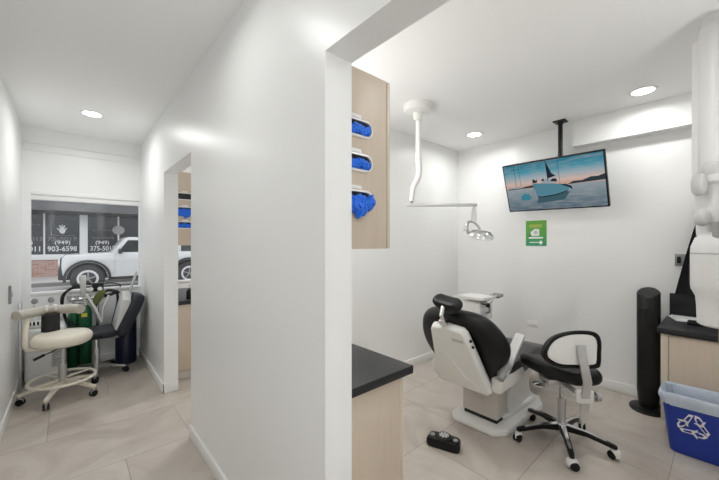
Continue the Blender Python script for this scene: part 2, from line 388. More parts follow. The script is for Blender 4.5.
# foot control
t = thing('foot_control', 'black foot control pedal lying on the tile floor near the dental chair', 'foot pedal', (1.955, 1.31, 0), R(-70))
m = MB(); m.pillow([(-.105, -.05), (0, -.055), (.105, -.05), (.112, 0), (.095, .05), (0, .055), (-.095, .05), (-.112, 0)], 0, .06, .012); m.build('housing', M['black'], t)
m = MB(); m.lathe([(.05, .045), (.05, .072), (.042, .078)]); p = m.build('foot_disc', M['blackmatte'], t)
m = MB()
for a in range(4): m.box(-.006, .006, -.034, .034, .077, .081, .001, mx=Matrix.Rotation(a*PI/4, 4, 'Z'))
m.build('grip_marks', M['lightgrey'], p)
for s_ in (-1, 1):
    MB().lathe([(.018, .045), (.018, .064), (.012, .068)], at=(s_*.08, 0, 0), n=16).build('button', M['midgrey'], t)

# ------------------------------------------------------------------ stools
def caster(parent, x, y, a, wheel, fork, r=.027, hood=1):
    m = MB(); mx = Matrix.Translation((x, y, 0)) @ Matrix.Rotation(a, 4, 'Z')
    for k in (-1, 1): m.lathe([(.004, k*.006), (r, k*.006), (r, k*.02), (r*.75, k*.023)], n=18, mx=mx @ Matrix.Translation((.012, 0, r)) @ Matrix.Rotation(PI/2, 4, 'X'))
    c = m.build('caster', wheel, parent)
    m = MB(); m.pillow(ell(.022*hood, .010*hood**1.9, 10), r+.012-(hood-1)*.04, r*2+.006+(hood-1)*.012, .004, smooth=0, mx=mx).cyl((x, y, r*2), (x, y, .085), .008, n=8); m.box(-.012, .036, -.006, .006, r-.004, r*2, .003, mx=mx)
    m.build('caster_housing', fork, c)
def star(parent, r, a0, legm, wheel, fork, wide=.03, hub=.10, tip=.08, top=None, hood=1):
    for k in range(5):
        a = R(a0+72*k); m = MB(); m.mx = Matrix.Rotation(a, 4, 'Z')
        m.loft([[(x, s*ww*.5, z) for s, z in ((-1, z0), (1, z0), (1, z1), (-1, z1))] for x, ww, z0, z1 in ((.02, wide*1.3, hub-.02, hub+.02), (r*.5, wide, hub-.016, hub+.010), (r, wide*.8, tip-.012, tip+.010), (r+.012, wide*.5, tip-.010, tip+.006))])
        lg = m.build('leg', legm, parent)
        if top:
            m = MB(); m.mx = Matrix.Rotation(a, 4, 'Z')
            m.loft([[(x, s*ww*.5, z) for s, z in ((-1, z0), (1, z0), (1, z0+.004), (-1, z0+.004))] for x, ww, z0 in ((.02, wide*.9, hub+.019), (r*.5, wide*.6, hub+.009), (r*.85, wide*.45, tip+.0195))])
            m.build('leg_trim', top, lg)
        caster(parent, r*math.cos(a), r*math.sin(a), a+.6+k, wheel, fork, hood=hood)

t = thing('dentist_stool', 'black dentist stool with white D shaped back shell in front of the screen wall', 'stool', (2.623, .778, 0), R(-41.6))
# local x = to the right as seen from the corridor, local y = away
star(t, .30, 135+41.6, M['black'], M['black'], M['white'], .036, .115, .082, top=M['chrome'], hood=1.5)
MB().lathe([(.036, .07), (.040, .09), (.040, .13), (.03, .14), (.03, .15)]).build('hub', M['chrome'], t)
m = MB(); m.cyl((0, 0, .13), (0, 0, .32), .026).cyl((0, 0, .30), (0, 0, .44), .015); m.build('gas_column', M['steel'], t)
m = MB(); m.box(-.13, .10, -.06, .07, .425, .468, .008).cyl((-.15, -.03, .425), (-.10, -.03, .425), .022, n=12).tube([(-.12, .03, .43), (.12, -.05, .43)], .012, 8); m.build('tilt_mechanism', M['silver'], t)
m = MB(); m.cyl((-.10, .0, .415), (-.19, .03, .40), .006, n=8).lathe([(.004, -.008), (.045, -.006), (.045, .002), (.004, .008)], at=(-.15, .02, .405), n=16); m.build('lever', M['chrome'], t)
m = MB(); m.pillow([(-.275, .04), (-.20, -.09), (-.07, -.17), (.09, -.19), (.18, -.15), (.215, -.03), (.20, .11), (.09, .18), (-.06, .18), (-.19, .13)], .47, .56, .045, crown=.01)
def saddle(v): return Vector((v.x, v.y, v.z+.07*max(0, (-v.x)/.275)**1.3-.01*(v.x > .1)*(v.x-.1)))
m.build('seat', M['blackvinyl'], t, fn=saddle)
DB = [(-.175, .055), (-.165, .12), (-.11, .18), (-.02, .212), (.08, .218), (.155, .205), (.178, .16), (.172, .08), (.165, .025), (.14, .0), (.0, .0), (-.10, .008)]
BX = frame((-.09, -.262, .634), (1, 0, 0), (0, .10, .995), (0, -.995, .10))
m = MB(); m.mx = BX; m.pillow(DB, -.06, 0, .022); b = m.build('backrest', M['blackvinyl'], t)
m = MB(); m.mx = BX; m.pillow([(.0+(x-.0)*.89, .108+(y-.108)*.86) for x, y in DB], -.01, .006, .006); m.build('back_shell', M['white'], b)
m = MB(); m.mx = BX; m.tube([(*p, .0) for p in DB], .009, 8, closed=True, smooth=5); m.build('rim', M['black'], b)
m = MB(); m.loft([[(x-.026, y, z), (x+.026, y, z), (x+.026, y+.012, z), (x-.026, y+.012, z)] for x, y, z in ((-.045, -.278, .775), (-.045, -.280, .74), (-.035, -.293, .63), (-.008, -.28, .54), (.008, -.235, .42), (.008, -.225, .27))])
m.build('back_bar', M['silver'], t)
m = MB(); m.box(-.035, .065, -.235, -.195, .385, .465, .008).box(-.03, .03, -.20, .0, .405, .43, .006); m.build('back_bracket', M['offwhite'], t)
m = MB(); m.cyl((.065, -.215, .425), (.085, -.215, .425), .012, n=10).cyl((.08, -.215, .425), (.108, -.215, .425), .03, n=16); m.build('knob', M['steel'], t)

t = thing('assistant_stool', 'cream vinyl assistant stool with curved padded arm support and foot ring', 'stool', (-.05, 4.09, 0))
star(t, .285, 33, M['creammetal'], M['black'], M['steel'], .036, .125, .085)
m = MB(); m.cyl((0, 0, .09), (0, 0, .30), .03).cyl((0, 0, .28), (0, 0, .47), .017); m.build('gas_column', M['steel'], t)
m = MB(); m.tube([(.235*math.cos(2*PI*i/32), .235*math.sin(2*PI*i/32), .165) for i in range(32)], .013, 8, closed=True)
for k in range(4): m.cyl((.03*math.cos(k*PI/2+.6), .03*math.sin(k*PI/2+.6), .165), (.235*math.cos(k*PI/2+.6), .235*math.sin(k*PI/2+.6), .165), .008, n=8)
m.build('foot_ring', M['creammetal'], t)
m = MB(); m.pillow(ell(.218, .218, 24), .485, .59, .045, smooth=0, crown=.012); m.build('seat', M['cream'], t)
m = MB(); m.lathe([(.05, .45), (.09, .465), (.09, .487)]); m.build('seat_plate', M['black'], t)
m = MB(); m.tube([(-.02, -.03, .455), (-.15, -.10, .42)], .005, 6); l_ = m.build('lever', M['black'], t)
m = MB(); m.tube([(-.12, -.085, .43), (-.185, -.12, .408)], .012, 8); m.build('lever_grip', M['black'], l_)
AR = catmull([(-.30, .0, .785), (-.22, .10, .785), (-.10, .165, .785), (.01, .165, .782), (.09, .11, .782), (.125, .06, .78)], 6)
m = MB(); m.tube(AR, .045, 14, flat=.95); m.build('arm_support', M['armvinyl'], t)
m = MB(); m.tube([(-.235, .075, .74), (-.245, .03, .62), (-.24, .0, .50), (-.19, .0, .467), (-.05, 0, .462)], .021, 10, smooth=5); m.build('support_post', M['creammetal'], t)
m = MB(); m.lathe([(.066, .595), (.066, .605), (.064, .75), (.03, .765)], at=(-.085, .125, 0), n=20); br_ = m.build('arm_cuff', M['blackmatte'], t)
m = MB(); m.box(-.125, -.10, .09, .17, .785, .835, .008); m.build('strap_clip', M['offwhite'], br_)
m = MB(); m.box(-.065, -.04, .09, .17, .785, .838, .008); m.build('strap_clip', M['offwhite'], br_)

t = thing('operator_chair', 'slate grey upholstered swivel chair with pale backrest by the corridor window', 'chair', (.212, 4.50, 0))
star(t, .255, 339, M['steel'], M['black'], M['black'], .03, .10, .075)
m = MB(); m.cyl((0, 0, .08), (0, 0, .30), .027).cyl((0, 0, .28), (0, 0, .42), .016); m.build('gas_column', M['chrome'], t)
m = MB(); m.pillow([(-.16, -.17), (.0, -.20), (.16, -.19), (.2, 0), (.16, .19), (0, .20), (-.16, .17), (-.19, 0)], .42, .50, .04, crown=.012); m.build('seat', M['slate'], t)
BQ = frame((.155, 0, .43), (0, 1, 0), (.42, 0, .907), (-.907, 0, .42))
m = MB(); m.mx = BQ; m.pillow([(-.17, 0), (-.20, .15), (-.19, .32), (-.13, .45), (0, .47), (.13, .45), (.19, .32), (.20, .15), (.17, 0)], -.095, .02, .035); b = m.build('backrest', M['slate'], t)
m = MB(); m.mx = frame((.155, 0, .45), (0, 1, 0), (.22, 0, .975), (-.975, 0, .22)); m.pillow([(-.17, -.02), (-.18, .15), (-.16, .36), (-.09, .39), (-.07, .43), (.07, .43), (.09, .39), (.16, .36), (.18, .15), (.17, -.02)], -.06, .02, .02, smooth=0); m.build('back_cushion', M['lightgrey'], b)
MB().box(-.05, .05, -.008, .008, 0, .36, .005, mx=Matrix.Translation((.275, .10, .74)) @ Matrix.Rotation(R(16), 4, 'Y') @ Matrix.Rotation(R(75), 4, 'Z')).build('head_panel', M['lightgrey'], b)['label'] = 'narrow light grey panel sticking up from the back'
m = MB(); m.tube([(.05, 0, .41), (.18, 0, .38), (.23, 0, .44)], .016, 8, smooth=4); m.build('back_bar', M['silver'], t)

# ------------------------------------------------------------------ delivery cart behind the dental chair
t = thing('instrument_cart', 'white dental instrument cart with a tray top in the corner behind the chair', 'cart', (3.28, 1.80, 0))
m = MB(); m.prism([(-.15, -.16), (.14, -.17), (.16, .15), (-.13, .19)], .825, .85, bev=.008); tt = m.build('tray_top', M['white'], t)
m = MB(); m.tube([(-.15, -.16, .853), (.14, -.17, .853), (.16, .15, .853), (-.13, .19, .853)], .004, 6, closed=True); m.build('tray_lip', M['white'], tt)
m = MB(); m.box(-.12, .15, -.12, .12, .60, .80, .03, 3).box(-.05, .09, -.06, .08, .78, .83); m.build('body', M['white'], t)
m = MB(); m.cyl((0, 0, .04), (0, 0, .62), .03); m.build('column', M['white'], t)
m = MB()
for k in range(4): m.tube([(0, 0, .05), (.22*math.cos(k*PI/2+.4), .22*math.sin(k*PI/2+.4), .035)], [.022, .015], 8)
for k in range(4): m.lathe([(.01, -.015), (.03, -.01), (.03, .01), (.01, .015)], n=14, mx=Matrix.Translation((.22*math.cos(k*PI/2+.4), .22*math.sin(k*PI/2+.4), .03)) @ Matrix.Rotation(PI/2, 4, 'X'))
m.build('base', M['lightgrey'], t)
for dy in (-.02, .015, .05):
    m = MB(); m.cyl((.14, -.15+dy, .84), (.20, -.18+dy, .86), .018, n=12); m.build('instrument_holder', M['midgrey'], t)
m = MB(); m.blob((-.12, -.20, .79), (.022, .022, .024), 0, sub=2); m.cyl((-.12, -.20, .79), (-.09, -.12, .79), .007, n=8); m.build('handle', M['black'], t)
m = MB(); m.tube([(-.04, -.16, .82), (-.05, -.18, .76), (-.02, -.17, .71), (.0, -.13, .68)], .013, 8, smooth=4).cyl((-.05, -.18, .80), (.02, -.18, .82), .012, n=8); m.build('syringe', M['steel'], t)

# ------------------------------------------------------------------ ceiling mounted operating light
t = thing('dental_light', 'white ceiling mounted dental operating light with a horizontal arm and chrome head', 'operating light', (2.33, 1.83, ZC), R(-41.6))
MB().lathe([(.125, 0), (.125, -.045), (.118, -.06), (.05, -.075), (.042, -.12), (.035, -.14), (.03, -.14)]).build('ceiling_canopy', M['white'], t)
m = MB(); m.cyl((0, 0, -.13), (0, 0, -.46), .022).cyl((0, 0, -.44), (0, 0, -.48), .026); m.build('drop_pole', M['white'], t)
m = MB(); m.tube([(0, 0, -.46), (.008, 0, -.58), (-.004, 0, -.66), (-.045, 0, -.74), (-.06, 0, -.86)], [.027, .027, .02], 14, smooth=5); m.build('swing_arm', M['offwhite'], t)
m = MB(); m.cyl((-.06, 0, -.84), (-.06, 0, -.885), .012, n=10); m.build('pivot', M['midgrey'], t)
m = MB(); m.box(-.105, .525, -.014, .014, -.908, -.880, .005); m.build('horizontal_arm', M['silver'], t)
m = MB(); m.cyl((.50, 0, -.905), (.50, 0, -.93), .010, n=10).loft([[(.50-a, -.012, z), (.50+a, -.012, z), (.50+a, .012, z), (.50-a, .012, z)] for a, z in ((.012, -.92), (.020, -.96), (.022, -1.02), (.014, -1.05))]); m.build('drop_stem', M['silver'], t)
m = MB(); m.tube([(.455, 0, -1.04), (.43, -.01, -1.08), (.44, -.02, -1.14), (.49, -.03, -1.175)], .013, 8, smooth=5).tube([(.455, 0, -1.04), (.50, 0, -1.05), (.54, 0, -1.09), (.555, 0, -1.13)], .011, 8, smooth=5).tube([(.45, 0, -1.08), (.40, -.02, -1.13)], .004, 6); m.build('yoke', M['steel'], t)
HX = Matrix.Translation((.555, -.01, -1.165)) @ Matrix.Rotation(R(14), 4, 'X') @ Matrix.Rotation(R(8), 4, 'Y')
m = MB(); m.lathe([(.02, .05), (.07, .04), (.10, .01), (.108, -.012), (.100, -.016), (.094, -.008), (.06, .008), (.0, .012)], mx=HX, sx=1.12, sy=.8); m.build('lamp_head', M['reflector'], t)
m = MB(); m.lathe([(.105, -.012), (.105, -.02), (.09, -.035), (.03, -.045)], mx=HX, sx=1.1, sy=.78); m.build('lamp_shield', M['glass'], t)
m = MB(); m.blob((.535, -.02, -1.172), (.026, .026, .022), 0, sub=2); m.build('bulb', M['bulb'], t)

# ------------------------------------------------------------------ wall screen
t = thing('wall_screen', 'flat television on a black ceiling pole showing a moored sailing boat at dusk', 'television', (3.715, 1.115, ZC))
yaw, tilt, W, H = -.056, .372, .92, .52
n_ = Vector((-math.cos(yaw)*math.cos(tilt), -math.sin(yaw)*math.cos(tilt), -math.sin(tilt)))
r_ = Vector((math.sin(yaw), -math.cos(yaw), 0)); u_ = n_.cross(r_); r_ = r_ if u_.z > 0 else r_
if u_.z < 0: u_ = -u_
rl = -.019; r2 = r_*math.cos(rl)+u_*math.sin(rl); u2 = u_*math.cos(rl)-r_*math.sin(rl)
TV = Matrix.Translation((-3.715, -1.115, -ZC)) @ frame((3.58, 1.158, 2.0), r2, u2, n_)
m = MB(); m.mx = TV; m.box(-W/2, W/2, -H/2, H/2, -.035, .0, .004).box(-.25, .25, -.18, .16, -.065, -.03, .01); m.build('housing', M['black'], t)
def screen_emit(name, build):
    mm = bpy.data.materials.new(name); mm.use_nodes = True; nt = mm.node_tree; nt.nodes.clear()
    o = nt.nodes.new('ShaderNodeOutputMaterial'); e = nt.nodes.new('ShaderNodeEmission'); e.inputs['Strength'].default_value = .8
    nt.links.new(e.outputs[0], o.inputs[0]); build(nt, e); return mm
def flatc(c):
    def f(nt, e): e.inputs['Color'].default_value = (*c, 1)
    return f
def scene_pic(nt, e):
    N, Lk = nt.nodes, nt.links
    uv = N.new('ShaderNodeUVMap'); sp = N.new('ShaderNodeSeparateXYZ'); Lk.new(uv.outputs[0], sp.inputs[0])
    mp = N.new('ShaderNodeMapping'); mp.inputs['Scale'].default_value = (3, 9, 1); Lk.new(uv.outputs[0], mp.inputs[0])
    nz = N.new('ShaderNodeTexNoise'); nz.inputs['Scale'].default_value = 2.2; nz.inputs['Detail'].default_value = 6; Lk.new(mp.outputs[0], nz.inputs[0])
    sky = N.new('ShaderNodeValToRGB'); Lk.new(sp.outputs[1], sky.inputs[0]); E = sky.color_ramp.elements
    E[0].position = .0; E[0].color = (.10, .15, .19, 1); E[1].position = 1; E[1].color = (.015, .17, .25, 1)
    for p, c in ((.2, (.16, .22, .26, 1)), (.46, (.30, .36, .40, 1)), (.50, (.70, .38, .27, 1)), (.58, (.70, .52, .45, 1)), (.70, (.34, .46, .53, 1)), (.80, (.08, .33, .43, 1))):
        x = E.new(p); x.color = c
    cl = N.new('ShaderNodeValToRGB'); Lk.new(nz.outputs[0], cl.inputs[0]); cl.color_ramp.elements[0].position = .42; cl.color_ramp.elements[1].position = .72
    mx = N.new('ShaderNodeMix'); mx.data_type = 'RGBA'; mx.blend_type = 'MIX'
    ml = N.new('ShaderNodeMath'); ml.operation = 'MULTIPLY'; Lk.new(cl.outputs[0], ml.inputs[0]); ml.inputs[1].default_value = .5
    Lk.new(ml.outputs[0], mx.inputs['Factor']); Lk.new(sky.outputs[0], mx.inputs['A']); mx.inputs['B'].default_value = (.42, .42, .44, 1)
    Lk.new(mx.outputs['Result'], e.inputs['Color'])
mats_tv = [screen_emit('screen_sunset', scene_pic), screen_emit('screen_hull', flatc((.10, .26, .33))), screen_emit('screen_dark', flatc((.02, .03, .04))), screen_emit('screen_cabin', flatc((.34, .40, .43))), screen_emit('screen_land', flatc((.035, .05, .06))), screen_emit('screen_reflection', flatc((.06, .12, .15))), screen_emit('screen_buoy', flatc((.05, .25, .33)))]
m = MB(); m.mx = TV; k = 0
def pic(i, poly):                          # u,v in 0..1 of the visible picture
    global k
    k += 1; m.mi = i; t_ = bmesh.new(); w2, h2 = W-.024, H-.026
    t_.faces.new([t_.verts.new(((u-.5)*w2, (v-.5)*h2, .0012+k*.00006)) for u, v in poly])
    m._add(t_)
pic(0, [(0, 0), (1, 0), (1, 1), (0, 1)])
def pic2(i, pl): pic(i, [(u, min(1, v+.075)) for u, v in pl])
pic2(4, [(.66, .40), (.72, .455), (.80, .45), (.88, .50), (.94, .495), (1, .53), (1, .42)])
pic2(4, [(0, .40), (.06, .445), (.16, .43), (.30, .46), (.34, .41)])
pic2(2, [(.12, .43), (.124, .43), (.124, .88), (.12, .88)]); pic2(2, [(.175, .43), (.178, .43), (.178, .92), (.175, .92)])
pic2(3, [(.02, .42), (.20, .42), (.19, .45), (.04, .455)])
pic2(5, [(.33, .06), (.62, .10), (.68, .26), (.36, .24)])
pic2(1, [(.305, .495), (.345, .21), (.40, .195), (.55, .225), (.665, .285), (.675, .34), (.62, .42), (.50, .455)])
pic2(2, [(.345, .215), (.40, .198), (.55, .228), (.665, .287), (.66, .268), (.55, .205), (.40, .175), (.35, .195)])
pic2(3, [(.40, .475), (.56, .455), (.55, .52), (.50, .55), (.43, .555)])
pic2(2, [(.60, .41), (.675, .34), (.705, .29), (.70, .36), (.64, .42)])
pic2(2, [(.472, .50), (.478, .50), (.476, 1.0), (.470, 1.0)]); pic2(2, [(.590, .40), (.593, .40), (.593, 1.0), (.590, 1.0)])
pic2(2, [(.474, .56), (.56, .60), (.52, .66), (.478, .90)])
pic2(2, [(.31, .50), (.36, .50), (.36, .585), (.345, .54), (.33, .58), (.315, .575)]); pic2(2, [(.40, .53), (.44, .52), (.43, .58)]); pic2(2, [(.50, .50), (.57, .48), (.56, .545), (.52, .55)])
pic2(6, [(.155, .17), (.20, .14), (.26, .155), (.275, .20), (.255, .27), (.21, .295), (.17, .26)])
pic2(2, [(.30, .30), (.303, .30), (.335, .45), (.332, .45)])
scr = m.build('screen', mats_tv, t)
uvl = scr.data.uv_layers.new(name='UVMap'); inv = TV.inverted()
for lp in scr.data.loops:
    q = inv @ scr.data.vertices[lp.vertex_index].co; uvl.data[lp.index].uv = (q.x/W+.5, q.y/H+.5)
m = MB(); m.box(-.055, .055, -.055, .055, -.012, 0, .003).cyl((0, 0, -.01), (0, 0, -.5), .021).cyl((0, 0, -.008), (0, 0, -.03), .03); m.build('ceiling_pole', M['black'], t)
m = MB(); m.box(-.10, .03, -.03, .05, -.66, -.46, .006); m.build('tilt_bracket', M['black'], t)

# ------------------------------------------------------------------ poster, outlet, switch
t = thing('green_poster', 'small green poster with a white emblem on the wall below the screen', 'poster', (XR, 1.42, 1.53))
PX = frame((0, 0, 0), (0, -1, 0), (0, 0, 1), (-1, 0, 0))
def poster_mat():
    mm = mat('poster_green', (.1, .4, .03), .45); nt = mm.node_tree; b = nt.nodes['Principled BSDF']
    tc = nt.nodes.new('ShaderNodeTexCoord'); sp = nt.nodes.new('ShaderNodeSeparateXYZ'); nt.links.new(tc.outputs['Object'], sp.inputs[0])
    ad = nt.nodes.new('ShaderNodeMath'); ad.operation = 'MULTIPLY_ADD'; ad.inputs[1].default_value = 3.2; ad.inputs[2].default_value = .5; nt.links.new(sp.outputs[2], ad.inputs[0])
    cr = nt.nodes.new('ShaderNodeValToRGB'); nt.links.new(ad.outputs[0], cr.inputs[0]); e = cr.color_ramp.elements
    e[0].color = (.015, .27, .16, 1); e[1].color = (.12, .34, .02, 1); x = e.new(.45); x.color = (.07, .36, .05, 1)
    nt.links.new(cr.outputs[0], b.inputs['Base Color']); return mm
m = MB(); m.mx = PX; m.box(-.108, .108, -.142, .142, 0, .004); m.build('sheet', poster_mat(), t)
m = MB(); m.mx = PX
for x0, x1, y0, y1 in ((-.075, .075, -.06, -.043), (-.065, .03, -.108, -.098)): m.box(x0, x1, y0, y1, .004, .005)
m.prism([(-.05, -.03), (.035, -.03), (.035, .045), (-.01, .05), (-.055, .015)], .004, .0052)
m.prism(ell(.018, .022, 16, .052, -.105), .004, .005); m.build('printed_emblem', M['paper'], t)
m = MB(); m.mx = PX; m.prism(ell(.02, .02, 18, -.002, .008), .0052, .006); m.build('printed_dot', M['lightgrey'], t)
m = MB(); m.mx = PX; m.box(-.07, .06, .065, .10, .004, .0048); m.build('printed_heading', mat('lime_print', (.32, .42, .06), .5), t)
m = MB(); m.mx = PX; m.box(-.075, -.05, -.035, -.018, .004, .0052)
m.build('printed_patch', mat('maroon_print', (.12, .03, .02), .5), t)
t = thing('wall_outlet', 'white horizontal wall outlet below the poster', 'outlet', (XR, 1.455, .505))
MB().box(-.006, 0, -.06, .06, -.036, .036, .003).build('cover_plate', M['white'], t)
for s_ in (-1, 1):
    MB().box(-.009, -.005, s_*.03-.019, s_*.03+.019, -.017, .017, .004).build('socket', M['trim'], t)
t = thing('steel_switch', 'small steel double switch plate on the wall beside the hanging black apron', 'switch', (XR, .245, 1.275))
MB().box(-.006, 0, -.05, .05, -.05, .05, .002).build('cover_plate', M['midgrey'], t)
for s_ in (-1, 1): MB().box(-.014, -.004, s_*.024-.012, s_*.024+.012, -.028, .028, .002).build('rocker', M['blackmatte'], t)
t = thing('wall_fitting', 'small slim grey fitting on the left corridor wall', 'wall fitting', (XL, 3.95, .99))
MB().box(0, .016, -.02, .02, -.075, .075, .004).build('cover_plate', M['midgrey'], t)
MB().box(.016, .024, -.006, .006, -.02, .02, .002).build('toggle', M['lightgrey'], t)

# ------------------------------------------------------------------ cabinets with glove holders
def glove_holder(parent, x, z, m_, spill, seed):
    """stadium frame on the end panel (faces -y); the bunch of gloves bulges out of it"""
    def stad(hw, hh, n=9): return [(hw-hh+hh*math.cos(-PI/2+PI*i/n), hh*math.sin(-PI/2+PI*i/n)) for i in range(n+1)]+[(-hw+hh+hh*math.cos(PI/2+PI*i/n), hh*math.sin(PI/2+PI*i/n)) for i in range(n+1)]
    mx = frame((x, 0, z), (1, 0, 0), (0, 0, 1), (0, -1, 0))
    a, b_ = stad(.093, .038), stad(.084, .0295)
    q = MB(); q.mx = mx; q.loft([[(*p, zz) for p in o] for o, zz in ((a, 0), (a, .008), (b_, .011), (b_, 0))], cap=False, closed=True); h = q.build('glove_holder', M['white'], parent)
    q = MB(); q.mx = mx; q.prism(stad(.086, .031), .0005, .001); q.build('opening_shade', M['dark'], h)  # dark plate standing in for the shaded hole; panel stays uncut
    q = MB(); q.mx = mx; q.prism([(-.03, .041), (.03, .041), (.026, .056), (-.026, .056)], 0, .006, bev=.001); q.build('label_tab', M['paper'], h)
    q = MB(); q.mx = mx
    for i in range(7):
        q.blob((-.065+.021*i, -.006+.006*math.sin(i*2+seed), .004), (.020, .020, .013), .5, 24, 3, seed+i*3.1)
    if spill:
        for i, (px_, py_, l_) in enumerate(((-.05, -.02, .035), (-.02, -.02, .05), (.005, -.022, .06), (.03, -.02, .05), (.055, -.01, .035), (.07, .0, .025))):
            q.blob((px_, py_-.012, .016), (.021, .028, .018), .5, 24, 3, seed+i*1.7)
            q.tube([(px_, py_, .018), (px_+.006*math.sin(i), py_-l_*.6, .024), (px_+.012*math.sin(i*2), py_-l_, .012)], [.013, .012, .007], 8, smooth=3)
    q.build('glove_bunch', m_, h)
def upper_cab(loc, label, mats_, spill):
    t = thing('upper_cabinet', label, 'wall cabinet', loc)
    MB().box(.0, .302, 0, .62, 0, .765, .0015).build('body', M['wood'], t)
    MB().box(.306, .325, 0, .62, 0, .765, .002).build('door', M['woodedge'], t)
    for i, (z, mm) in enumerate(zip((.511, .366, .212), mats_)): glove_holder(t, .115, z, mm, spill == i, i*5.3+loc[1])
    return t
def base_cab(loc, label, ln, d=.45, h=.78):
    t = thing('base_cabinet', label, 'base cabinet', loc)
    MB().box(0, d-.025, 0, ln, .09, h, .0015).build('body', M['wood'], t)
    MB().box(d-.022, d-.003, .002, ln, .10, h, .002).build('door', M['woodedge'], t)
    MB().box(0, d-.07, .02, ln, 0, .09).build('toe_kick', M['beigegrey'], t)
    return t
upper_cab((XP1, 1.035, 1.395), 'pale wood wall cabinet with three blue glove dispensers beside the dental light', [M['glove']]*3, 2)
base_cab((XP1, 1.045, 0), 'pale wood base cabinet under the black counter at the partition end', 1.1, .435)
tag(MB().box(XP1, 1.262, 1.02, 2.2, .78, .82, .004).build('countertop', M['counter']), 'black counter slab on the pale wood cabinet at the partition end', 'countertop')
upper_cab((XP1, 3.76, 1.395), 'pale wood wall cabinet with glove dispensers seen through the corridor doorway', [M['blackglove'], M['glove'], M['glove']], 1)
base_cab((XP1, 3.75, 0), 'pale wood base cabinet seen through the corridor doorway', 1.0, .435)
tag(MB().box(XP1, 1.262, 3.73, 4.8, .78, .82, .004).build('countertop', M['counter']), 'black counter slab seen through the corridor doorway', 'countertop')
t = thing('pump_bottle', 'dark pump bottle on the counter beyond the corridor doorway', 'bottle', (.965, 3.86, .82))
MB().lathe([(.028, 0), (.03, .01), (.03, .085), (.012, .10), (.012, .11)], n=20).build('bottle_body', M['black'], t)
m = MB(); m.cyl((0, 0, .105), (0, 0, .14), .005, n=8).box(-.01, .03, -.008, .008, .135, .148, .003); m.build('pump_head', M['lightgrey'], t)

# ------------------------------------------------------------------ right hand side: cabinet, fan, bin, apron, x-ray
t = thing('side_cabinet', 'pale wood side cabinet under a black counter behind the blue bin', 'base cabinet', (3.31, .325, 0))
MB().box(.02, .60, -.80, 0, .09, .745, .0015).build('body', M['wood'], t)
MB().box(.0, .018, -.80, -.045, .10, .74, .002).build('door', M['wood'], t)
MB().box(.0, .019, -.042, 0, .10, .745, .002).build('filler_strip', M['woodedge'], t)
MB().box(.06, .60, -.80, -.02, 0, .09).build('toe_kick', M['beigegrey'], t)
t = tag(MB().box(3.285, XR-.002, -.478, .343, .748, .79, .004).build('countertop', M['counter']), 'black counter slab beside the tower fan', 'countertop')
MB().box(XR-.03, XR-.004, -.478, .325, .79, .985, .003).build('backsplash', M['counter'], t)
t = thing('paper_stack', 'white papers lying on the black counter beside the tower fan', 'papers', (3.79, .215, .79), R(12))
MB().box(-.11, .11, -.09, .09, 0, .006, mx=Matrix.Rotation(.1, 4, 'Z')).box(-.10, .12, -.10, .08, .006, .012).build('sheets', M['paper'], t)
tag(MB().box(3.55, 3.66, .10, .20, .79, .815, .006).build('small_case', M['black']), 'small black case lying on the counter in front of the papers', 'case')

t = thing('tower_fan', 'tall black tower fan on a round base by the side cabinet', 'fan', (3.70, .44, 0))
m = MB(); m.lathe([(.15, 0), (.15, .012), (.13, .022), (.06, .032), (.05, .045)], sx=1, sy=.86); m.build('base', M['black'], t)
m = MB(); m.lathe([(.062, .03), (.068, .05), (.075, .14), (.078, .16), (.078, .99), (.070, 1.0)], n=36); tower = m.build('tower', M['black'], t, fn=lambda v: Vector((v.x, v.y, v.z+(.04*v.x/.078 if v.z > .98 else 0))))
m = MB()
for i in range(13):
    a = PI*.72+i*PI*.56/12; m.cyl((.0785*math.cos(a), .0785*math.sin(a), .2), (.0785*math.cos(a), .0785*math.sin(a), .86), .0022, n=6)
m.build('grille', M['blackmatte'], tower)
m = MB(); m.lathe([(.066, 0), (.066, .002), (.06, .004)], at=(0, 0, 1.0), n=36); m.build('control_panel', M['blackmatte'], tower, fn=lambda v: Vector((v.x, v.y, v.z+.04*v.x/.078)))

t = thing('recycling_bin', 'blue recycling bin with white arrows symbol and pale bag liner', 'bin', (3.165, .098, 0))
def rr(hx, hy, r, n=6):
    o = []
    for cx_, cy_, a0 in ((hx-r, hy-r, 0), (-hx+r, hy-r, PI/2), (-hx+r, -hy+r, PI), (hx-r, -hy+r, 1.5*PI)):
        o += [(cx_+r*math.cos(a0+PI/2*i/n), cy_+r*math.sin(a0+PI/2*i/n)) for i in range(n+1)]
    return o
def ringz(hx, hy, r, z): return [(x, y, z) for x, y in rr(hx, hy, r)]
m = MB(); m.loft([ringz(.085, .155, .04, .0), ringz(.092, .162, .045, .006), ringz(.122, .205, .05, .395), ringz(.118, .20, .05, .395), ringz(.09, .158, .04, .012)]); m.build('tub', M['bluebin'], t)
def wavy(hx, hy, r, z, amp, s):
    o = []
    for i, (x, y) in enumerate(rr(hx, hy, r, 10)):
        k = 1+amp*math.sin(i*1.7+s)+amp*.6*math.sin(i*.9+2*s); o.append((x*k, y*k, z+amp*.35*math.sin(i*2.3+s*1.3)))
    return o
m = MB(); m.loft([wavy(.123, .204, .05, .325, .012, 0), wavy(.128, .209, .05, .35, .012, 1), wavy(.132, .215, .055, .37, .014, 1.5), wavy(.131, .213, .05, .392, .01, 2.5), wavy(.124, .207, .05, .405, .012, 3), wavy(.116, .197, .05, .395, .01, 4), wavy(.108, .187, .05, .34, .03, 5), wavy(.10, .172, .05, .22, .03, 6), wavy(.09, .16, .04, .10, .03, 7)], cap=False)
m.build('bag_liner', M['liner'], t)
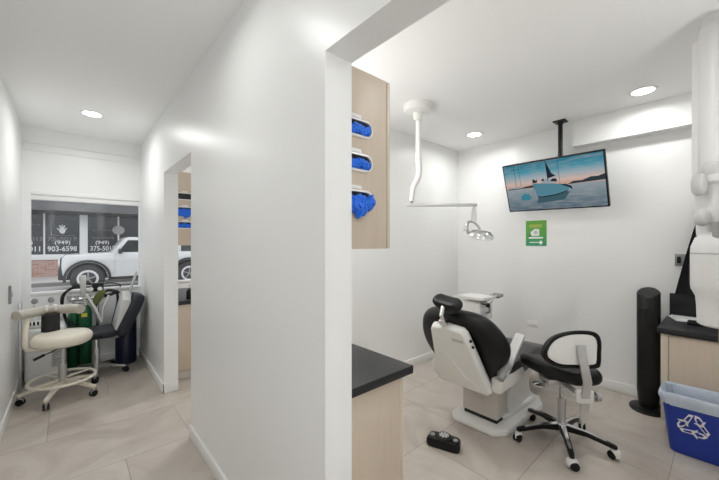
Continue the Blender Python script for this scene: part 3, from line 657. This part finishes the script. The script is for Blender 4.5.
# three chasing arrows on the front face
sl = math.atan2(.03, .389)
SX = frame((-.1085, .044, .215), (0, -1, 0), (-math.sin(sl), 0, math.cos(sl)), (-math.cos(sl), 0, -math.sin(sl)))
m = MB(); m.mx = SX
def arrow(pl, z1, mi):
    m.mi = mi
    for kk in range(3):
        a = 2*PI/3*kk; m.prism([(x*math.cos(a)-y*math.sin(a), x*math.sin(a)+y*math.cos(a)) for x, y in [(x*1.14, y*1.14) for x, y in pl]], 0, z1)
A1 = [(-.058, .030), (-.020, .064), (-.002, .075), (.020, .064), (.028, .051), (.038, .056), (.036, .014), (.0, .030), (.010, .037), (-.002, .050), (-.030, .018)]
seg1 = [(-.044, .018), (-.018, .066), (.002, .066), (-.022, .006)]
seg2 = [(.006, .070), (.026, .064), (.040, .042), (.050, .048), (.036, .006), (.002, .022), (.013, .028), (.004, .048)]
arrow(seg1, .003, 0); arrow(seg2, .003, 0)
def shrink(pl, f=.55):
    c0 = (sum(p[0] for p in pl)/len(pl), sum(p[1] for p in pl)/len(pl)); return [(c0[0]+(x-c0[0])*f, c0[1]+(y-c0[1])*f) for x, y in pl]
arrow(shrink(seg1), .0036, 1); arrow(shrink(seg2), .0036, 1)
m.build('recycling_symbol', [M['letter'], M['bluebin']], t)

t = thing('lead_apron', 'black apron hanging on the wall above the black counter', 'apron', (3.86, .04, 1.83))
rings = []
for i in range(13):
    q = i/12; z = -.02-.82*q; hw = .055+.19*q**.8; row_f, row_b = [], []
    for j in range(25):
        a = -1+2*j/24; off = -.035+.025*math.sin(a*9+q*1.5)*(.3+.7*q)
        row_f.append((off-.02, a*hw, z)); row_b.append((off+.012, a*hw, z))
    rings.append(row_f+row_b[::-1])
MB().loft(rings).build('cloth', M['cloth'], t)
m = MB(); m.cyl((.058, 0, .0), (-.05, 0, .0), .008, n=8).cyl((-.045, 0, 0), (-.06, 0, .03), .007, n=8); m.build('wall_hook', M['steel'], t)

t = thing('xray_unit', 'white dental xray unit with folded arms and a rounded tube head', 'xray unit', (2.615, .015, 0), R(-41.6))
# local x = right as seen from the camera, local y = away; ceiling mounted column beyond the frame
m = MB(); m.loft([[(x, y, z) for x, y in rr(.021, .03, .012)] for z in (1.70, 2.52)], mx=Matrix.Translation((-.086, .03, 0))); m.build('forearm', M['unit'], t)
m = MB(); m.loft([[(x, y, z) for x, y in rr(.072*s_, .06*s_, .045*s_)] for s_, z in ((.6, 1.735), (.9, 1.745), (1, 1.77), (1, 2.52), (.95, 2.56), (.8, 2.575))], mx=Matrix.Translation((-.042, -.02, 0))); m.build('upper_arm', M['unit'], t)
m = MB(); m.pillow(ell(.022, .062, 20), -.03, .03, .02, smooth=0, mx=frame((-.122, .0, 1.735), (1, 0, 0), (0, 0, 1), (0, -1, 0))); m.build('elbow_cap', M['lightgrey'], t)
m = MB(); m.blob((-.045, -.03, 1.81), (.078, .066, .075), 0, sub=3); m.build('shoulder_cap', M['lightgrey'], t)
m = MB(); m.lathe([(.055, 2.50), (.055, ZC)], at=(-.005, .03, 0)); m.build('ceiling_mount', M['unit'], t)
m = MB(); m.loft([[(x, y, z) for x, y in rr(a, a, .03)] for a, z in ((.05, 1.46), (.055, 1.62), (.055, 1.74))], mx=Matrix.Translation((-.022, .03, 0))); m.build('head_yoke', M['unit'], t)
m = MB(); m.pillow(ell(.03, .046, 20), -.03, .03, .02, smooth=0, mx=frame((-.115, -.01, 1.555), (1, 0, 0), (0, 0, 1), (0, -1, 0))); m.build('pivot_knob', M['lightgrey'], t)
HH = [(.02, 1.485), (.07, 1.475), (.105, 1.45), (.122, 1.40), (.124, 1.365)]
m = MB(); m.lathe(HH[::-1]+[], at=(-.015, -.02, 0), n=40); hd = m.build('tube_head_cap', M['unit'], t)
m = MB(); m.lathe([(.124, 1.362), (.124, 1.20), (.122, 1.17), (.104, 1.13), (.100, 1.08), (.098, .985), (.085, .975)], at=(-.015, -.02, 0), n=40); m.build('tube_head', M['unit'], t)
m = MB(); m.box(-.11, .02, -.08, -.05, 1.44, 1.53, .008); m.build('head_bracket', M['midgrey'], t)
m = MB(); m.tube([(-.035, -.03, .985), (-.032, -.03, .85), (-.034, -.03, .74), (-.02, -.02, .69), (.005, -.02, .74), (.01, -.02, .98)], .011, 10, smooth=5); m.build('cable', M['tubing'], t)

# ------------------------------------------------------------------ corridor alcove: gas cylinders and equipment
def gas_cyl(name, loc, r, h, m_, label, group=None):
    t = thing(name, label, 'gas cylinder', loc, group=group)
    MB().lathe([(r*.9, 0), (r, .01), (r, h-.09), (r*.86, h-.045), (r*.45, h-.01), (.018, h), (.018, h+.02)], n=28).build('tank', m_, t)
    return t
g = gas_cyl('oxygen_cylinder', (.03, 4.86, 0), .055, .66, M['green'], 'green gas cylinder on the left, behind the cream stool', 'green gas cylinders')
m = MB(); m.box(-.025, .025, -.02, .02, .675, .73, .004).cyl((0, 0, .72), (0, 0, .76), .014, n=10).cyl((-.05, 0, .70), (.05, 0, .70), .012, n=10); m.build('valve', M['steel'], g)
g2 = gas_cyl('oxygen_cylinder', (.13, 4.785, 0), .060, .73, M['green'], 'green gas cylinder with yellow label, right of the other one', 'green gas cylinders')
m = MB(); m.box(-.025, .025, -.02, .02, .74, .775, .004).cyl((-.06, 0, .755), (.04, 0, .755), .012, n=10); m.build('valve', M['steel'], g2)
m = MB(); m.loft([[(.061*math.cos(a), .061*math.sin(a), z) for a in [R(q) for q in range(235, 290, 8)]]+[(.0605*math.cos(a), .0605*math.sin(a), z) for a in [R(q) for q in range(283, 228, -8)]] for z in (.60, .64)])
m.build('label_band', M['yellow'], g2)
n3 = gas_cyl('nitrous_cylinder', (.50, 4.76, 0), .105, .74, M['navy'], 'dark navy gas cylinder in the corner behind the grey chair')
m = MB(); m.lathe([(.05, .74), (.05, .78), (.03, .79)], n=20); m.build('valve_cap', M['navy'], n3)

t = thing('gas_manifold_stand', 'chrome gas manifold stand with hoses and an olive breathing bag by the window', 'medical stand', (.235, 4.78, 0))
m = MB(); m.cyl((0, 0, .03), (0, 0, .78), .014, n=12); m.build('pole', M['chrome'], t)
m = MB(); m.lathe([(.055, 0), (.055, .012), (.03, .025), (.016, .05)])
m.build('base', M['steel'], t)
m = MB(); m.box(-.05, .055, -.035, .035, .87, .965, .006); gb = m.build('gauge_block', M['black'], t)
m = MB()
for x in (-.06, .02): m.cyl((x, -.035, .90), (x, -.05, .90), .022, n=16)
m.build('gauge_dial', M['white'], gb)
m = MB(); m.box(-.15, -.10, -.015, .015, .83, 1.06, .01).cyl((-.125, 0, .82), (-.10, 0, .72), .02, n=12); m.build('flow_meter', M['lightgrey'], t)
m = MB(); m.cyl((-.25, 0, .795), (.06, 0, .80), .018, n=12)
for x in (-.24, -.18, -.08): m.cyl((x, 0, .79), (x, 0, .84), .022, n=12)
m.build('manifold_bar', M['steel'], t)
m = MB(); m.tube([(-.10, -.04, .85), (-.02, -.06, .68), (.03, -.06, .52)], .012, 10).tube([(.10, -.04, .82), (.05, -.06, .68), (.035, -.06, .52)], .010, 10); m.build('wye_tubes', M['white'], t)
m = MB(); m.pillow([(-.02, -.10), (.0, -.12), (.02, -.09), (.05, .0), (.06, .06), (.03, .085), (-.025, .05), (-.035, 0)], -.03, .03, .025, mx=frame((.0, -.03, .80), (1, 0, 0), (.25, 0, .97), (0, -1, 0))); m.build('breathing_bag', M['olive'], t)
m = MB(); m.tube([(.04, .02, .84), (.10, 0, .87), (.17, -.01, .85), (.20, -.02, .83)], .016, 10, smooth=5).tube([(.04, .02, .80), (.12, 0, .82), (.19, -.03, .85)], .018, 10, smooth=5).tube([(.18, -.02, .84), (.185, -.02, .72), (.15, -.02, .55), (.13, -.02, .42)], .014, 10, smooth=5); m.build('corrugated_hose', M['blackmatte'], t)
m = MB()
for k in range(3): m.tube([(.02, .02, .90+.01*k), (-.12, .03+.01*k, .93+.02*k), (-.25-.01*k, .03, .89), (-.29-.01*k, .0, .78), (-.26, -.02, .60-.03*k), (-.17, -.02, .52), (-.05, 0, .55)], .0055, 8, smooth=6)
m.tube([(-.02, -.02, .92), (.10, -.02, .955), (.20, -.02, .93), (.21, 0, .90)], .006, 8, smooth=6)
m.build('gas_hose', M['black'], t)

t = thing('white_appliance', 'white floor standing appliance with a printed panel behind the cream stool', 'appliance', (-.145, 4.71, 0))
m = MB(); m.box(-.19, .115, -.17, .17, .02, .57, .045, 4).box(-.17, .09, -.15, .15, .0, .03); m.build('housing', M['white'], t)
m = MB(); m.box(-.17, .02, -.15, .14, .57, .60, .012); m.build('lid', M['offwhite'], t)
m = MB(); m.box(.005, .085, -.172, -.169, .16, .40); pn = m.build('printed_panel', M['lightgrey'], t)
m = MB()
for i in range(9): m.box(.012, .078-.02*(i % 3), -.1735, -.1715, .375-.024*i, .384-.024*i)
m.build('printed_lines', M['ink'], pn)
m = MB()
for i in range(5): m.lathe([(.016, -.008), (.02, 0), (.016, .008)], n=12, mx=Matrix.Translation((-.15+.028*i, -.13, .614)) @ Matrix.Rotation(PI/2, 4, 'Y'))
m.build('ribbed_hose', M['black'], t)
for x in (-.13, -.005):
    m = MB(); m.cyl((x, .05, .58), (x, .05, .80), .009, n=8); r0 = m.build('knob_stem', M['white'], t)
    m = MB(); m.lathe([(.014, .79), (.026, .80), (.026, .825), (.012, .845)], at=(x, .05, 0), n=14); m.build('knob', M['midgrey'], r0)
tag(MB().box(XL+.014, XL+.04, 4.40, 4.43, 0, .86, .004).build('metal_upright', M['steel']), 'slim bluish grey metal upright against the left corridor wall', 'post')

# ------------------------------------------------------------------ outside: street, car, shop front
GZ = -.13
struct('ground_road', MB().box(-14, 18, YW+.2, 16, GZ-.2, GZ), M['asphalt'])
struct('ground_sidewalk', MB().box(-14, 18, 16.15, 22, GZ-.2, .0), M['concrete'])
struct('trim_curb', MB().box(-14, 18, 15.98, 16.15, GZ-.2, .0, .01), M['curb'])
SY = 19.2
t = thing('shop_front', 'shop building across the street with dark lettered windows over a brick base', 'building', (0, SY, 0))
MB().box(-8, 9, 0, .25, 0, .70).build('brick_base', M['brick'], t)
MB().box(-8, 9, -.05, .25, .70, .93, .01).build('sill', M['trim'], t)
m = MB().box(-8, 9, -.02, .25, 2.68, 5.5).box(-8, 9, -1.2, .2, 2.74, 3.1); m.build('fascia', M['fascia'], t)
m = MB().box(-8, 9, .25, .4, 0, 5.5); m.build('back_wall', M['fascia'], t)
for x0, x1 in ((.32, .60), (-2.42, -2.14), (3.06, 3.34)):
    MB().box(x0, x1, -.03, .25, .93, 2.68, .01).build('pillar', M['trim'], t)
xs = [(-8, -2.42), (-2.14, -.85), (-.79, .32), (.60, 1.70), (1.76, 3.06), (3.34, 9)]
panes = []
for x0, x1 in xs: panes.append(MB().box(x0, x1, .10, .13, .93, 2.68).build('shop_window', M['pane'], t))
for x in (-.82, 1.73): MB().box(x-.03, x+.03, .06, .14, .93, 2.68, .005).build('mullion', M['trim'], t)
rot = (PI/2, 0, 0)
def txt(pi, s, x, z, w, h, mm=None): text('window_lettering', s, .3, (x, .095, z), rot, mm or M['letter'], panes[pi], w, h)
txt(2, '903-6598', -.245, 1.17, .95, .22); txt(2, '(949)', -.24, 1.42, .50, .22)
txt(1, '375-5011', -1.42, 1.17, .95, .22); txt(1, '(949)', -1.42, 1.42, .50, .22)
txt(3, '375-5017', 1.15, 1.17, .92, .22); txt(3, '(949)', 1.13, 1.42, .50, .22)
txt(4, '903-6598', 2.40, 1.17, .95, .22); txt(4, '(949)', 2.40, 1.42, .50, .22)
txt(2, '75-5017', -.24, 1.60, .95, .16, M['letterfaint']); txt(1, '013', -1.05, 1.60, .35, .16, M['letterfaint'])  # doubled reflection of the numbers, drawn as faint grey letters
# white open hand emblem and grey disc on the panes
m = MB(); HM = frame((-.25, .094, 1.95), (1, 0, 0), (0, 0, 1), (0, -1, 0)); m.mx = HM @ Matrix.Diagonal((1.2, 1.2, 1, 1))
m.prism(ell(.085, .10, 16), 0, .007)
for a, l_ in ((150, .17), (112, .21), (92, .22), (72, .21), (38, .16)):
    c_, s_ = math.cos(R(a)), math.sin(R(a)); m.prism([(-s_*.022, c_*.022), (s_*.022, -c_*.022), (c_*l_+s_*.018, s_*l_-c_*.018), (c_*l_-s_*.018, s_*l_+c_*.018)], 0, .004)
m.build('hand_emblem', M['letter'], panes[2])
m = MB(); m.mx = frame((1.73, .052, 2.03), (1, 0, 0), (0, 0, 1), (0, -1, 0)); m.prism(ell(.24, .21, 24), 0, .006); m.build('round_emblem', M['disc'], t)
for pi, x, z, w in ((2, -.24, 2.48, .9), (2, -.24, 1.76, .8), (3, 1.15, 2.02, .8), (3, 1.15, 1.66, .8), (1, -1.2, 2.2, .5)):   # faint unreadable script lines
    m = MB(); m.mx = frame((x, .096, z), (1, 0, 0), (0, 0, 1), (0, -1, 0))
    m.tube([(-w/2+w*i/40, .035*math.sin(i*1.9)*(1+.5*math.sin(i*.7)), 0) for i in range(41)], .012, 5); m.build('faint_script', M['letterfaint'], panes[pi])

t = thing('white_suv', 'white boxy off road car parked across the street outside the corridor window', 'car', (-.23, 13.3, GZ))
# local x from front bumper to the rear, y across, z up
def sideprism(poly, y0, y1, bev=.03): return lambda q: q.prism([(x, z) for x, z in poly], -y1, -y0, mx=Matrix(((1, 0, 0, 0), (0, 0, -1, 0), (0, 1, 0, 0), (0, 0, 0, 1))), bev=bev)
def arch(cx_, r, a0=0, a1=180, n=14): return [(cx_+r*math.cos(R(a0+(a1-a0)*i/n)), .43+r*math.sin(R(a0+(a1-a0)*i/n))) for i in range(n+1)]
body = [(.06, .55), (.03, .80), (.04, 1.08), (.12, 1.17), (1.20, 1.23), (1.30, 1.24), (4.35, 1.24), (4.42, .55)]+[(4.0, .48)]+arch(3.55, .50)+[(2.95, .44), (1.25, .44)]+arch(.65, .50)[0:]+[(.1, .5)]
m = MB(); sideprism(body, .02, 1.83, .025)(m); m.build('body', M['carpaint'], t)
cab = [(1.27, 1.22), (1.62, 1.70), (1.72, 1.75), (4.25, 1.75), (4.36, 1.22)]
m = MB(); sideprism(cab, .10, 1.75, .03)(m); cb = m.build('cabin', M['carpaint'], t)
m = MB()
for pl in ([(1.42, 1.25), (1.69, 1.645), (2.30, 1.645), (2.30, 1.25)], [(2.38, 1.25), (2.38, 1.645), (3.20, 1.645), (3.20, 1.25)], [(3.30, 1.25), (3.30, 1.645), (4.18, 1.645), (4.26, 1.25)]):
    sideprism(pl, .092, 1.758, 0)(m)
m.build('side_glass', M['carglass'], cb)
m = MB(); m.prism([(-.72, 0), (.72, 0), (.66, .50), (-.66, .50)], 0, .012, mx=frame((1.325, .925, 1.27), (0, -1, 0), (.589, 0, .808), (-.808, 0, .589))); m.build('windscreen', M['carglass'], cb)
m = MB(); m.box(-.04, .16, .03, 1.82, .42, .74, .03).box(.0, .06, .10, 1.75, .78, 1.06, .01); m.build('front_bumper', M['carblack'], t)
for y in (.22, 1.63):
    m = MB(); m.lathe([(.11, 0), (.11, .03), (.08, .04)], n=20, mx=frame((.0, y, .93), (0, 1, 0), (0, 0, 1), (-1, 0, 0))); m.build('headlight', M['white'], t)
for cx_ in (.65, 3.55):
    for y, s_ in ((.0, -1), (1.83, 1)):
        m = MB(); P_ = arch(cx_, .515, -8, 188, 18)
        m.loft([[(x+(x-cx_)*a, yy, .43+(z-.43)*(1+a)) for a, yy in ((0, y+s_*.03), (.14, y+s_*.03), (.14, y-s_*.04), (0, y-s_*.04))] for x, z in P_]); m.build('wheel_flare', M['carblack'], t)
        m = MB(); mx = Matrix.Translation((cx_, y-s_*.10, .43)) @ Matrix.Rotation(PI/2, 4, 'X')
        m.lathe([(.26, -.10), (.40, -.11), (.43, -.08), (.43, .08), (.40, .11), (.26, .10)], mx=mx, n=36); wh = m.build('wheel', M['tyre'], t)
        m = MB(); yo = -.114 if s_ > 0 else .114
        m.lathe([(.27, yo), (.25, yo*1.05), (.20, yo*.9), (.20, yo*.7)], mx=mx, n=30)
        for k_ in range(6): m.box(.05, .22, -.022, .022, yo*.8-.01, yo*.8+.01, mx=mx @ Matrix.Rotation(k_*PI/3, 4, 'Z'))
        m.build('rim', M['rim'], wh)
        m = MB(); m.lathe([(.205, yo*1.02), (.205, yo*1.08)], mx=mx, n=24); m.build('rim_centre', M['carblack'], wh)
        m = MB()
        for k_ in range(5): m.box(.0, .21, -.02, .02, yo*1.1-.006, yo*1.1+.006, mx=mx @ Matrix.Rotation(k_*PI*.4+.3, 4, 'Z'))
        m.lathe([(.05, yo*1.05), (.05, yo*1.2)], mx=mx, n=16); m.build('rim_spokes', M['midgrey'], wh)
m = MB(); m.box(.10, 4.2, .30, 1.53, .40, 1.0); m.build('underbody', M['carblack'], t)
m = MB(); m.box(1.2, 3.0, .03, .12, .36, .50, .02).box(1.2, 3.0, 1.71, 1.80, .36, .50, .02); m.build('side_step', M['carblack'], t)
m = MB(); m.box(1.33, 1.336, .012, .02, .5, 1.22).box(2.34, 2.346, .012, .02, .48, 1.22); m.build('door_seam', M['midgrey'], t)
m = MB(); m.box(2.12, 2.28, -.005, .03, 1.08, 1.11, .006); m.build('door_handle', M['carblack'], t)
m = MB(); m.box(1.42, 1.52, -.17, .05, 1.20, 1.36, .03); m.build('mirror', M['carblack'], t)
m = MB(); m.box(4.38, 4.48, .05, 1.80, .45, .70, .03); m.build('rear_bumper', M['carblack'], t)

# ------------------------------------------------------------------ world, camera
wd = bpy.data.worlds.new('overcast_sky'); bpy.context.scene.world = wd; wd.use_nodes = True
bg = wd.node_tree.nodes['Background']; bg.inputs['Color'].default_value = (.93, .96, 1, 1); bg.inputs['Strength'].default_value = 1.5
cam = bpy.data.cameras.new('camera'); co = bpy.data.objects.new('camera', cam); C.objects.link(co)
co.location = (0, 0, 1.42); co.rotation_euler = (PI/2, 0, R(-41.6324)); cam.sensor_width = 36; cam.lens = 36*325.7/719; cam.shift_y = 3/719; cam.clip_start = .02
S = bpy.context.scene; S.camera = co
S.view_settings.view_transform = 'Standard'; S.view_settings.look = 'None'; S.view_settings.gamma = 1; S.view_settings.use_curve_mapping = False; S.view_settings.exposure = .0
S.cycles.max_bounces = 10; S.cycles.diffuse_bounces = 7; S.cycles.glossy_bounces = 4; S.cycles.transparent_max_bounces = 8
S.cycles.use_denoising = True; S.cycles.sample_clamp_indirect = 6; S.cycles.caustics_reflective = False; S.cycles.caustics_refractive = False
